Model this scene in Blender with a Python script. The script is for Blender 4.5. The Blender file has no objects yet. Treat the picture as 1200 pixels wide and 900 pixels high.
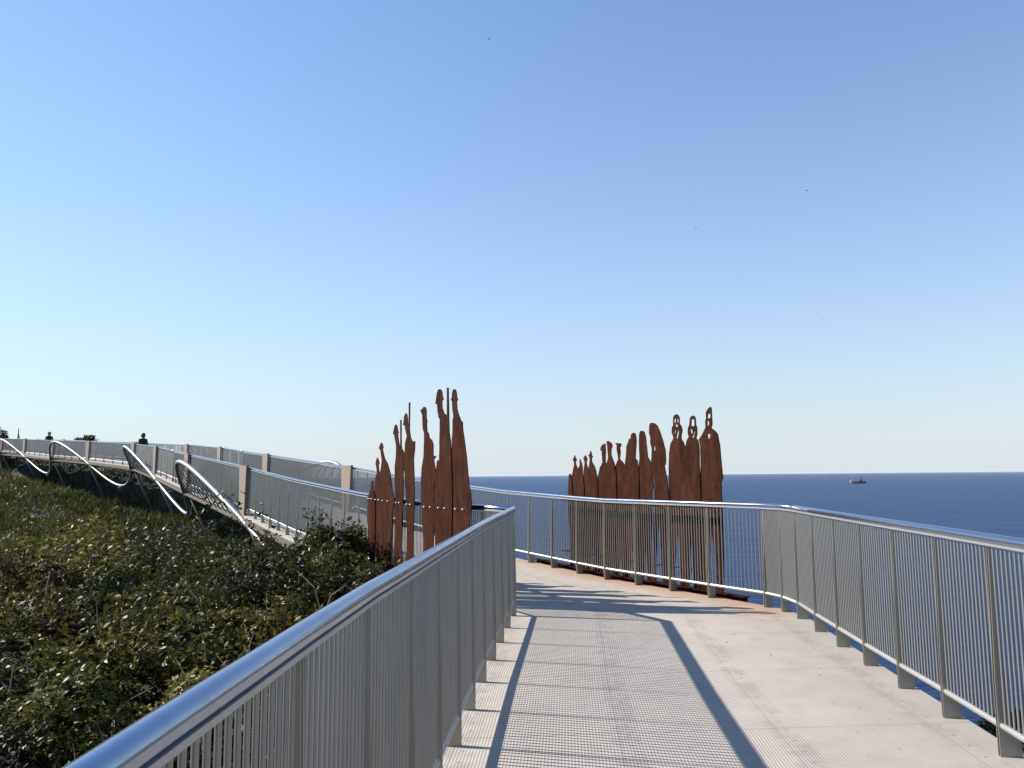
import bpy, bmesh, math, random
import numpy as np
from mathutils import Vector, Matrix, noise as mnoise
random.seed(7); rng = np.random.default_rng(11)
scene = bpy.context.scene
col = scene.collection
R = math.radians

# ------------------------------------------------------------------ helpers
class MB:
    """collects shapes; build() links them as ONE mesh object"""
    def __init__(s): s.v = []; s.f = []
    def add(s, vs, fs):
        o = len(s.v); s.v += [tuple(p) for p in vs]; s.f += [tuple(i + o for i in f) for f in fs]
    def frame(s, c, ax, ay, az, hx, hy, hz):
        c = Vector(c); vs = []
        for k in (-1, 1):
            for j in (-1, 1):
                for i in (-1, 1): vs.append(c + ax * hx * i + ay * hy * j + az * hz * k)
        s.add(vs, [(0,2,3,1),(4,5,7,6),(0,1,5,4),(2,6,7,3),(0,4,6,2),(1,3,7,5)])
    def tube(s, pts, r, n=8, cap=True):
        pts = [Vector(p) for p in pts]; m = len(pts); vs = []; fs = []
        for i, p in enumerate(pts):
            if i == 0: d = pts[1] - p
            elif i == m - 1: d = p - pts[-2]
            else: d = (p - pts[i-1]).normalized() + (pts[i+1] - p).normalized()
            d.normalize()
            ref = Vector((0,0,1)) if abs(d.z) < .95 else Vector((1,0,0))
            a = d.cross(ref).normalized(); b = a.cross(d)
            rr = r[i] if isinstance(r, (list, tuple)) else r
            if 0 < i < m - 1:
                cs = max(.35, (pts[i+1]-p).normalized().dot(d)); 
            else: cs = 1
            for k in range(n):
                t = 2 * math.pi * k / n
                vs.append(p + a * (math.cos(t) * rr / cs) + b * math.sin(t) * rr)
        for i in range(m - 1):
            for k in range(n):
                fs.append((i*n+k, i*n+(k+1)%n, (i+1)*n+(k+1)%n, (i+1)*n+k))
        if cap: fs.append(tuple(range(n-1, -1, -1))); fs.append(tuple((m-1)*n + k for k in range(n)))
        s.add(vs, fs)
    def prism(s, poly, thick_dir, th):
        """poly: list of Vectors (planar), extruded +-th/2 along thick_dir"""
        n = len(poly); a = [p - thick_dir*th/2 for p in poly]; b = [p + thick_dir*th/2 for p in poly]
        s.add(a + b, [tuple(range(n-1,-1,-1)), tuple(range(n, 2*n))] + [(i,(i+1)%n,n+(i+1)%n,n+i) for i in range(n)])
    def build(s, name, mat, parent=None, smooth=False, origin=None):
        if parent is not None: O = parent.get('_o', None); O = Vector(O) if O is not None else Vector((0,0,0))
        else: O = Vector(origin) if origin is not None else Vector((0,0,0))
        me = bpy.data.meshes.new(name)
        me.from_pydata([(p[0]-O[0], p[1]-O[1], p[2]-O[2]) for p in s.v], [], s.f)
        if smooth: me.polygons.foreach_set('use_smooth', [True]*len(me.polygons))
        me.materials.append(mat); me.update()
        o = bpy.data.objects.new(name, me); col.objects.link(o)
        if parent is not None: o.parent = parent; o['_o'] = tuple(O)
        else: o.location = O; o['_o'] = tuple(O)
        return o
def tag(o, label=None, cat=None, group=None, kind=None):
    if label: o['label'] = label
    if cat: o['category'] = cat
    if group: o['group'] = group
    if kind: o['kind'] = kind
    return o
def empty(name, loc, label, cat, group=None):
    o = bpy.data.objects.new(name, None); col.objects.link(o); o.location = loc; o['_o'] = tuple(loc)
    o.empty_display_size = .2
    return tag(o, label, cat, group)
def npmesh(name, V, Fq, mat, colors=None, smooth=False, n=4):
    me = bpy.data.meshes.new(name)
    me.vertices.add(len(V)); me.vertices.foreach_set('co', V.astype(np.float32).ravel())
    me.loops.add(Fq.size); me.loops.foreach_set('vertex_index', Fq.astype(np.int32).ravel())
    me.polygons.add(len(Fq)); me.polygons.foreach_set('loop_start', np.arange(len(Fq), dtype=np.int32)*n)
    me.polygons.foreach_set('loop_total', np.full(len(Fq), n, dtype=np.int32))
    if smooth: me.polygons.foreach_set('use_smooth', np.ones(len(Fq), dtype=bool))
    if colors is not None:
        at = me.color_attributes.new('tint', 'FLOAT_COLOR', 'POINT')
        c4 = np.ones((len(V), 4), np.float32); c4[:, :3] = colors; at.data.foreach_set('color', c4.ravel())
    me.materials.append(mat); me.update(calc_edges=True); me.validate()
    o = bpy.data.objects.new(name, me); col.objects.link(o); return o

# ------------------------------------------------------------------ materials
class NT:
    def __init__(s, name):
        s.m = bpy.data.materials.new(name); s.m.use_nodes = True; s.t = s.m.node_tree
        s.b = s.t.nodes['Principled BSDF']
    def n(s, typ, **kw):
        x = s.t.nodes.new(typ)
        for k, v in kw.items():
            if k in x.inputs.keys(): x.inputs[k].default_value = v
            else: setattr(x, k, v)
        return x
    def l(s, a, b): s.t.links.new(a, b)
    def set(s, **kw):
        for k, v in kw.items(): s.b.inputs[k.replace('_', ' ')].default_value = v
        return s
    def math(s, op, a, b=None, c=None):
        x = s.t.nodes.new('ShaderNodeMath'); x.operation = op
        for i, q in enumerate((a, b, c)):
            if q is None: continue
            if isinstance(q, (int, float)): x.inputs[i].default_value = q
            else: s.l(q, x.inputs[i])
        return x.outputs[0]
    def mix(s, f, a, b):
        x = s.t.nodes.new('ShaderNodeMix'); x.data_type = 'RGBA'
        for i, q in ((0, f), (6, a), (7, b)):
            if isinstance(q, (int, float)): x.inputs[i].default_value = q
            elif isinstance(q, tuple): x.inputs[i].default_value = (*q, 1)
            else: s.l(q, x.inputs[i])
        return x.outputs[2]
    def noise(s, scale, detail=4, rough=.55, vec=None, dist=0):
        x = s.n('ShaderNodeTexNoise', Scale=scale, Detail=detail, Roughness=rough, Distortion=dist)
        if vec is not None: s.l(vec, x.inputs['Vector'])
        return x.outputs['Fac']
    def ramp(s, fac, stops):
        x = s.t.nodes.new('ShaderNodeValToRGB'); s.l(fac, x.inputs[0]); e = x.color_ramp.elements
        while len(e) < len(stops): e.new(.5)
        for i, (p, c) in enumerate(stops):
            e[i].position = p; e[i].color = (*c, 1) if isinstance(c, tuple) else (c, c, c, 1)
        return x.outputs[0]
    def bump(s, h, strength, dist):
        x = s.n('ShaderNodeBump', Strength=strength, Distance=dist); s.l(h, x.inputs['Height']); s.l(x.outputs[0], s.b.inputs['Normal'])
    def obj(s, scale=None):
        tc = s.t.nodes.new('ShaderNodeTexCoord'); g = s.t.nodes.new('ShaderNodeNewGeometry')
        if scale is None: return g.outputs['Position']
        mp = s.n('ShaderNodeMapping'); mp.inputs['Scale'].default_value = scale; s.l(g.outputs['Position'], mp.inputs[0]); return mp.outputs[0]

def metal(name, c, rough, metallic=1.0, streak=.25, c2=None):
    m = NT(name); P = m.obj((1, 1, .25)); nz = m.noise(9, 5, .6, P)
    c2 = c2 or tuple(x * .72 for x in c)
    m.l(m.mix(m.math('MULTIPLY', m.ramp(nz, [(.35, 0.), (.7, 1.)]), streak * 2), c, c2), m.b.inputs['Base Color'])
    m.set(Metallic=metallic)
    m.l(m.math('ADD', m.math('MULTIPLY', nz, .18), rough - .09), m.b.inputs['Roughness'])
    return m.m
M = {}
M['handrail'] = metal('sky_tinted_steel_rail', (.34, .395, .50), .22)  # blue of the reflected upper sky is tinted into the steel's base colour
M['bar'] = metal('brushed_steel_bar', (.31, .305, .29), .45, .8)
M['post'] = metal('brushed_steel_post', (.33, .31, .26), .48, .75)
M['lower_rail'] = metal('steel_lower_rail', (.46, .45, .43), .45, .75)
M['wave'] = metal('satin_steel_tube', (.25, .25, .25), .45, .7)
M['girder'] = metal('galvanised_girder', (.095, .08, .07), .75, .1)
M['strut'] = metal('galvanised_strut', (.15, .145, .14), .6, .4)

m = NT('pale_concrete_pillar'); P = m.obj(); nz = m.noise(5, 6, .6, P)
m.l(m.mix(nz, (.20, .155, .12), (.14, .11, .085)), m.b.inputs['Base Color']); m.set(Roughness=.8); m.bump(nz, .3, .01); M['pillar'] = m.m

m = NT('weathered_rust_steel'); P = m.obj((1, 1, .28)); n1 = m.noise(9, 9, .7, P, .5); n2 = m.noise(38, 5, .65, m.obj())
c = m.mix(m.ramp(n1, [(.38, 0.), (.66, 1.)]), (.022, .0085, .0055), (.056, .021, .0125))
c = m.mix(m.math('MULTIPLY', m.ramp(n2, [(.52, 0.), (.75, 1.)]), .5), c, (.088, .042, .026))
m.b.inputs['Specular IOR Level'].default_value = .03; m.l(c, m.b.inputs['Base Color']); m.set(Roughness=.88); m.bump(n2, .35, .004); M['rust'] = m.m

m = NT('dark_rifle_steel'); m.set(Base_Color=(.05, .055, .05, 1), Roughness=.6, Metallic=.3); M['dark'] = m.m
m = NT('bolt_steel'); m.set(Base_Color=(.7, .66, .6, 1), Roughness=.4, Metallic=.6); M['bolt'] = m.m

# deck: fibreglass planks with fine lengthwise ribs, panel joints, screws, rust run-off
m = NT('ribbed_deck_panels'); uv = m.n('ShaderNodeUVMap'); uv.uv_map = 'walk'
sp = m.n('ShaderNodeSeparateXYZ'); m.l(uv.outputs[0], sp.inputs[0]); U, V_ = sp.outputs[0], sp.outputs[1]
P = m.obj()
big = m.noise(.9, 6, .6, P); fine = m.noise(30, 5, .7, P); mid = m.noise(4.5, 6, .65, P)
base = m.mix(m.ramp(big, [(.3, 0.), (.7, 1.)]), (.415, .368, .316), (.345, .304, .264))
base = m.mix(m.math('MULTIPLY', m.ramp(mid, [(.45, 0.), (.75, 1.)]), .35), base, (.24, .205, .18))
base = m.mix(m.math('MULTIPLY', fine, .25), base, (.25, .22, .195))
rib = m.math('SINE', m.math('MULTIPLY', U, 2*math.pi/.019)); ribm = m.math('MULTIPLY', m.math('ADD', rib, 1), .5)
groove = m.math('LESS_THAN', ribm, .22)
base = m.mix(m.math('MULTIPLY', groove, .30), base, (.11, .098, .09))
def line(coord, period, offset, halfw):
    f = m.math('FRACT', m.math('DIVIDE', m.math('SUBTRACT', coord, offset), period))
    d = m.math('ABSOLUTE', m.math('SUBTRACT', f, .5))
    return m.math('GREATER_THAN', d, .5 - halfw/period)
st = m.noise(1.7, 8, .75, P, .8); base = m.mix(m.math('MULTIPLY', m.ramp(st, [(.52, 0.), (.70, 1.)]), .30), base, (.21, .18, .155))
ed = m.ramp(m.math('MULTIPLY', m.math('ADD', U, m.math('MULTIPLY', mid, .5)), .3), [(.80, 0.), (.97, 1.)]); base = m.mix(m.math('MULTIPLY', ed, .25), base, (.18, .155, .13))
joint = line(V_, 1.44, 0.1, .004)
seam = line(U, .98, .10, .005)
base = m.mix(m.math('MULTIPLY', joint, .65), base, (.09, .08, .075))
base = m.mix(m.math('MULTIPLY', seam, .35), base, (.12, .11, .10))
scr = m.math('MULTIPLY', line(U, .98, .16, .013), line(V_, .18, .05, .011))
base = m.mix(m.math('MULTIPLY', scr, .55), base, (.12, .10, .09))
soil = m.math('MULTIPLY', line(U, .98, .14, .09), m.ramp(mid, [(.40, 0.), (.62, 1.)]))
base = m.mix(m.math('MULTIPLY', soil, .28), base, (.155, .135, .12))
# orange run-off from the rusting figures beside the deck
ws = m.math('MULTIPLY', m.math('GREATER_THAN', V_, -.4), m.math('LESS_THAN', V_, 4.4))
rn = m.ramp(m.math('ADD', m.math('MULTIPLY', m.math('SUBTRACT', U, 2.75), 1.6), m.noise(2.2, 6, .7, P)), [(.18, 0.), (.55, 1.)])
base = m.mix(m.math('MULTIPLY', m.math('MULTIPLY', rn, ws), .55), base, (.33, .175, .075))
m.l(base, m.b.inputs['Base Color']); m.set(Roughness=.8)
m.bump(ribm, .5, .003); M['deck'] = m.m

m = NT('soil_and_litter'); P = m.obj(); nz = m.noise(.6, 8, .7, P); n2 = m.noise(6, 6, .7, P)
c = m.mix(nz, (.014, .014, .009), (.040, .028, .018)); c = m.mix(m.math('MULTIPLY', n2, .5), c, (.028, .035, .014))
m.l(c, m.b.inputs['Base Color']); m.set(Roughness=.95); m.bump(n2, .8, .15); M['soil'] = m.m

def leafmat(name, rough, trans):
    m = NT(name); a = m.n('ShaderNodeVertexColor'); a.layer_name = 'tint'
    m.l(a.outputs[0], m.b.inputs['Base Color']); m.set(Roughness=rough)
    m.b.inputs['Specular IOR Level'].default_value = .22
    t = m.n('ShaderNodeBsdfTranslucent'); m.l(a.outputs[0], t.inputs[0])
    mx = m.n('ShaderNodeMixShader'); mx.inputs[0].default_value = trans
    m.l(m.b.outputs[0], mx.inputs[1]); m.l(t.outputs[0], mx.inputs[2]); m.l(mx.outputs[0], m.t.nodes['Material Output'].inputs[0])
    return m.m
M['leaf'] = leafmat('glossy_coastal_leaf', .46, .36)
M['grassblade'] = leafmat('matt_grass_blade', .75, .3)
m = NT('twig_bark'); nz = m.noise(12, 4, .6, m.obj()); m.l(m.mix(nz, (.08, .065, .05), (.26, .22, .17)), m.b.inputs['Base Color']); m.set(Roughness=.85); M['twig'] = m.m

m = NT('sea_water'); P = m.obj()
n1 = m.noise(.022, 8, .62, m.obj((1, 2.2, 1))); n2 = m.noise(.35, 8, .65, m.obj((1, 1.8, 1))); n3 = m.noise(.0022, 5, .6, m.obj((.5, 2.5, 1)))
c = m.mix(m.ramp(n3, [(.3, 0.), (.7, 1.)]), (.002, .021, .078), (.004, .029, .100))
c = m.mix(m.math('MULTIPLY', m.ramp(n1, [(.4, 0.), (.7, 1.)]), .35), c, (.002, .014, .050))
m.l(c, m.b.inputs['Base Color']); m.set(Roughness=.32, IOR=1.33); m.b.inputs['Specular IOR Level'].default_value = .08
m.bump(m.math('ADD', m.math('MULTIPLY', n1, 6.), n2), 1., .9); M['sea'] = m.m

def plain(name, c, rough=.6, metallic=0.):
    m = NT(name); nz = m.noise(8, 4, .6, m.obj()); m.l(m.mix(m.math('MULTIPLY', nz, .5), c, tuple(x*.7 for x in c)), m.b.inputs['Base Color']); m.set(Roughness=rough, Metallic=metallic); return m.m
M['hull'] = plain('dark_hull_paint', (.03, .03, .06)); M['white'] = plain('white_paint', (.45, .46, .48)); M['red'] = plain('dull_red_paint', (.22, .07, .06))
M['jacket'] = plain('black_jacket_cloth', (.012, .012, .015), .9); M['trouser'] = plain('dark_trouser_cloth', (.03, .03, .045), .9)
M['skin'] = plain('skin', (.45, .28, .20), .55); M['hair'] = plain('dark_hair', (.015, .012, .010), .6)
M['bark'] = plain('trunk_bark', (.14, .11, .08), .9)

# ------------------------------------------------------------------ the walkway's two edge lines
A1, A2 = R(31), R(42.5)
u1, n1_ = Vector((-math.sin(A1), math.cos(A1), 0)), Vector((math.cos(A1), math.sin(A1), 0))
u2, n2_ = Vector((-math.sin(A2), math.cos(A2), 0)), Vector((math.cos(A2), math.sin(A2), 0))
C0 = Vector((0, 9.2, 0)); SB = 40.0; WD = 2.75
ZS = [(-99,0),(0,0),(2,.0),(4.8,.09),(9,.33),(13.1,.63),(22,1.2),(31,1.78),(40,2.26),(49,2.74),(58,3.14),(67,3.6),(76,4.0),(100,5.0)]
def zs(s):
    for (a, b), (c, d) in zip(ZS, ZS[1:]):
        if s <= c: return b + (d - b) * (s - a) / (c - a)
    return ZS[-1][1]
def edge(s, off):
    """point on the far walk, s metres beyond the bend, off metres right of its left edge"""
    if s <= SB - 1.5: p = C0 + u1*s + n1_*off
    elif s >= SB + 1.5: p = C0 + u1*SB + u2*(s-SB) + n2_*off
    else:
        t = (s - SB + 1.5) / 3; nn = n1_.lerp(n2_, t).normalized()
        a = C0 + u1*(SB-1.5); b = C0 + u1*SB; c = b + u2*1.5
        p = a*(1-t)**2 + b*2*t*(1-t) + c*t*t + nn*off
    p = p.copy(); p.z = zs(s); return p
NL = [(-.66,-6),(-.60,-2),(-.55,1.0),(-.50,2.5),(-.43,3.5),(-.25,6.2),(0,9.2)]
NR = [(1.95,-6),(2.25,-2),(2.45,1.5),(2.56,3.0),(2.66,4.1),(2.77,5.2),(2.88,6.6),(3.02,8.1),(3.10,8.85)]
CR = [(3.10,8.85),(3.11,9.05),(3.08,9.3),(3.02,9.5)]
def resample(pts, step):
    pts = [Vector((*p, 0)) if len(p) == 2 else Vector(p) for p in pts]
    d = [0]
    for a, b in zip(pts, pts[1:]): d.append(d[-1] + (b-a).length)
    n = max(1, round(d[-1]/step)); out = []
    for i in range(n+1):
        t = d[-1]*i/n; k = max(j for j in range(len(d)) if d[j] <= t + 1e-9); k = min(k, len(pts)-2)
        out.append(pts[k].lerp(pts[k+1], (t-d[k])/(d[k+1]-d[k])))
    return out
UP = Vector((0,0,1)); RH = 1.19
LEFT_OUTLINES = {
  1: [(4.068, 1.514), (4.001, 1.501), (4.008, 1.368), (3.933, 1.276), (3.925, 1.027), (3.931, 0.634), (3.973, 0.215), (4.081, 0.179), (4.128, 0.49), (4.193, 0.884), (4.209, 1.258), (4.107, 1.354)],
  2: [(3.871, 1.872), (3.819, 1.831), (3.782, 1.777), (3.817, 1.751), (3.801, 1.685), (3.763, 1.606), (3.691, 1.567), (3.656, 1.54), (3.63, 1.23), (3.649, 0.779), (3.646, 0.168), (3.828, 0.151), (3.878, 0.637), (3.934, 0.141), (3.988, 0.136), (3.971, 0.762), (3.973, 1.157), (3.955, 1.302), (3.939, 1.475), (3.916, 1.567), (3.871, 1.633), (3.903, 1.726), (3.933, 1.773), (3.906, 1.833)],
  3: [(3.671, 2.097), (3.628, 2.075), (3.588, 2.012), (3.619, 1.996), (3.583, 1.934), (3.518, 1.837), (3.421, 1.775), (3.307, 1.633), (3.245, 1.355), (3.196, 1.241), (3.238, 1.05), (3.285, 0.673), (3.291, 0.202), (3.399, 0.192), (3.444, 0.639), (3.456, 0.186), (3.602, 0.172), (3.635, 0.78), (3.68, 1.164), (3.696, 1.593), (3.661, 1.749), (3.642, 1.827), (3.691, 1.946), (3.721, 1.986), (3.771, 2.012), (3.716, 2.065)],
  4: [(3.141, 2.346), (3.086, 2.32), (3.055, 2.242), (3.022, 2.221), (3.057, 2.204), (3.037, 2.137), (3.006, 2.042), (2.961, 2.018), (2.968, 2.401), (2.93, 2.398), (2.917, 2.017), (2.897, 1.972), (2.83, 1.923), (2.808, 1.883), (2.828, 1.764), (2.865, 1.589), (2.862, 1.27), (2.893, 1.062), (2.909, 0.575), (2.886, 0.192), (2.976, 0.183), (3.01, 0.629), (3.026, 0.179), (3.121, 0.169), (3.115, 0.61), (3.102, 1.079), (3.115, 1.24), (3.137, 1.494), (3.158, 1.728), (3.118, 1.866), (3.112, 2.024), (3.173, 2.143), (3.187, 2.192), (3.24, 2.206), (3.224, 2.238), (3.19, 2.307)],
  5: [(2.738, 2.485), (2.694, 2.464), (2.669, 2.406), (2.662, 2.332), (2.637, 2.302), (2.63, 2.275), (2.624, 2.631), (2.587, 2.628), (2.594, 2.23), (2.553, 2.115), (2.499, 2.068), (2.402, 2.064), (2.409, 1.956), (2.451, 1.802), (2.448, 1.583), (2.432, 1.257), (2.465, 1.1), (2.473, 0.606), (2.453, 0.212), (2.54, 0.203), (2.559, 0.482), (2.581, 0.199), (2.679, 0.189), (2.659, 0.831), (2.691, 1.093), (2.684, 1.252), (2.721, 1.451), (2.78, 1.698), (2.77, 1.854), (2.749, 2.056), (2.692, 2.143), (2.753, 2.263), (2.762, 2.301), (2.828, 2.317), (2.81, 2.366), (2.793, 2.439)],
  6: [(2.131, 2.528), (2.086, 2.515), (2.058, 2.478), (2.054, 2.354), (2.029, 2.329), (2.046, 2.295), (2.036, 2.189), (1.976, 2.141), (1.959, 2.092), (1.877, 2.054), (1.837, 1.998), (1.836, 1.851), (1.804, 1.836), (1.769, 1.844), (1.756, 1.821), (1.814, 1.797), (1.776, 1.685), (1.749, 1.538), (1.815, 1.496), (1.832, 1.289), (1.839, 1.177), (1.825, 1.02), (1.837, 0.874), (1.857, 0.616), (1.846, 0.206), (1.939, 0.197), (1.969, 0.585), (1.998, 0.19), (2.109, 0.179), (2.11, 0.597), (2.13, 0.896), (2.157, 1.145), (2.186, 1.24), (2.2, 1.457), (2.202, 1.691), (2.142, 1.842), (2.127, 2.052), (2.128, 2.161), (2.171, 2.231), (2.183, 2.338), (2.193, 2.422), (2.224, 2.454), (2.256, 2.494), (2.193, 2.5), (2.171, 2.521)],
  7: [(1.614, 2.724), (1.572, 2.71), (1.541, 2.682), (1.52, 2.604), (1.49, 2.578), (1.541, 2.558), (1.533, 2.461), (1.472, 2.383), (1.396, 2.361), (1.392, 2.721), (1.352, 2.717), (1.336, 2.365), (1.324, 2.14), (1.285, 2.017), (1.285, 1.549), (1.294, 1.116), (1.318, 0.633), (1.318, 0.22), (1.415, 0.209), (1.446, 0.678), (1.477, 0.202), (1.665, 0.182), (1.693, 0.628), (1.707, 0.917), (1.729, 1.213), (1.716, 1.269), (1.705, 1.583), (1.69, 1.769), (1.62, 1.79), (1.611, 2.076), (1.602, 2.321), (1.635, 2.338), (1.675, 2.432), (1.686, 2.525), (1.744, 2.534), (1.718, 2.601), (1.697, 2.674), (1.661, 2.717)],
  8: [(1.211, 2.686), (1.173, 2.673), (1.151, 2.64), (1.132, 2.56), (1.101, 2.538), (1.142, 2.519), (1.132, 2.43), (1.089, 2.347), (1.024, 2.265), (0.979, 2.245), (0.97, 2.143), (0.92, 1.983), (0.866, 1.789), (0.838, 1.613), (0.83, 1.423), (0.805, 1.36), (0.799, 1.236), (0.829, 1.091), (0.898, 0.716), (0.889, 0.246), (1.002, 0.234), (1.035, 0.707), (1.073, 0.226), (1.246, 0.207), (1.27, 0.69), (1.273, 1.225), (1.275, 2.028), (1.258, 2.137), (1.258, 2.28), (1.231, 2.336), (1.258, 2.423), (1.268, 2.53), (1.304, 2.556), (1.275, 2.579), (1.265, 2.651), (1.241, 2.68)],
}
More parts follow.
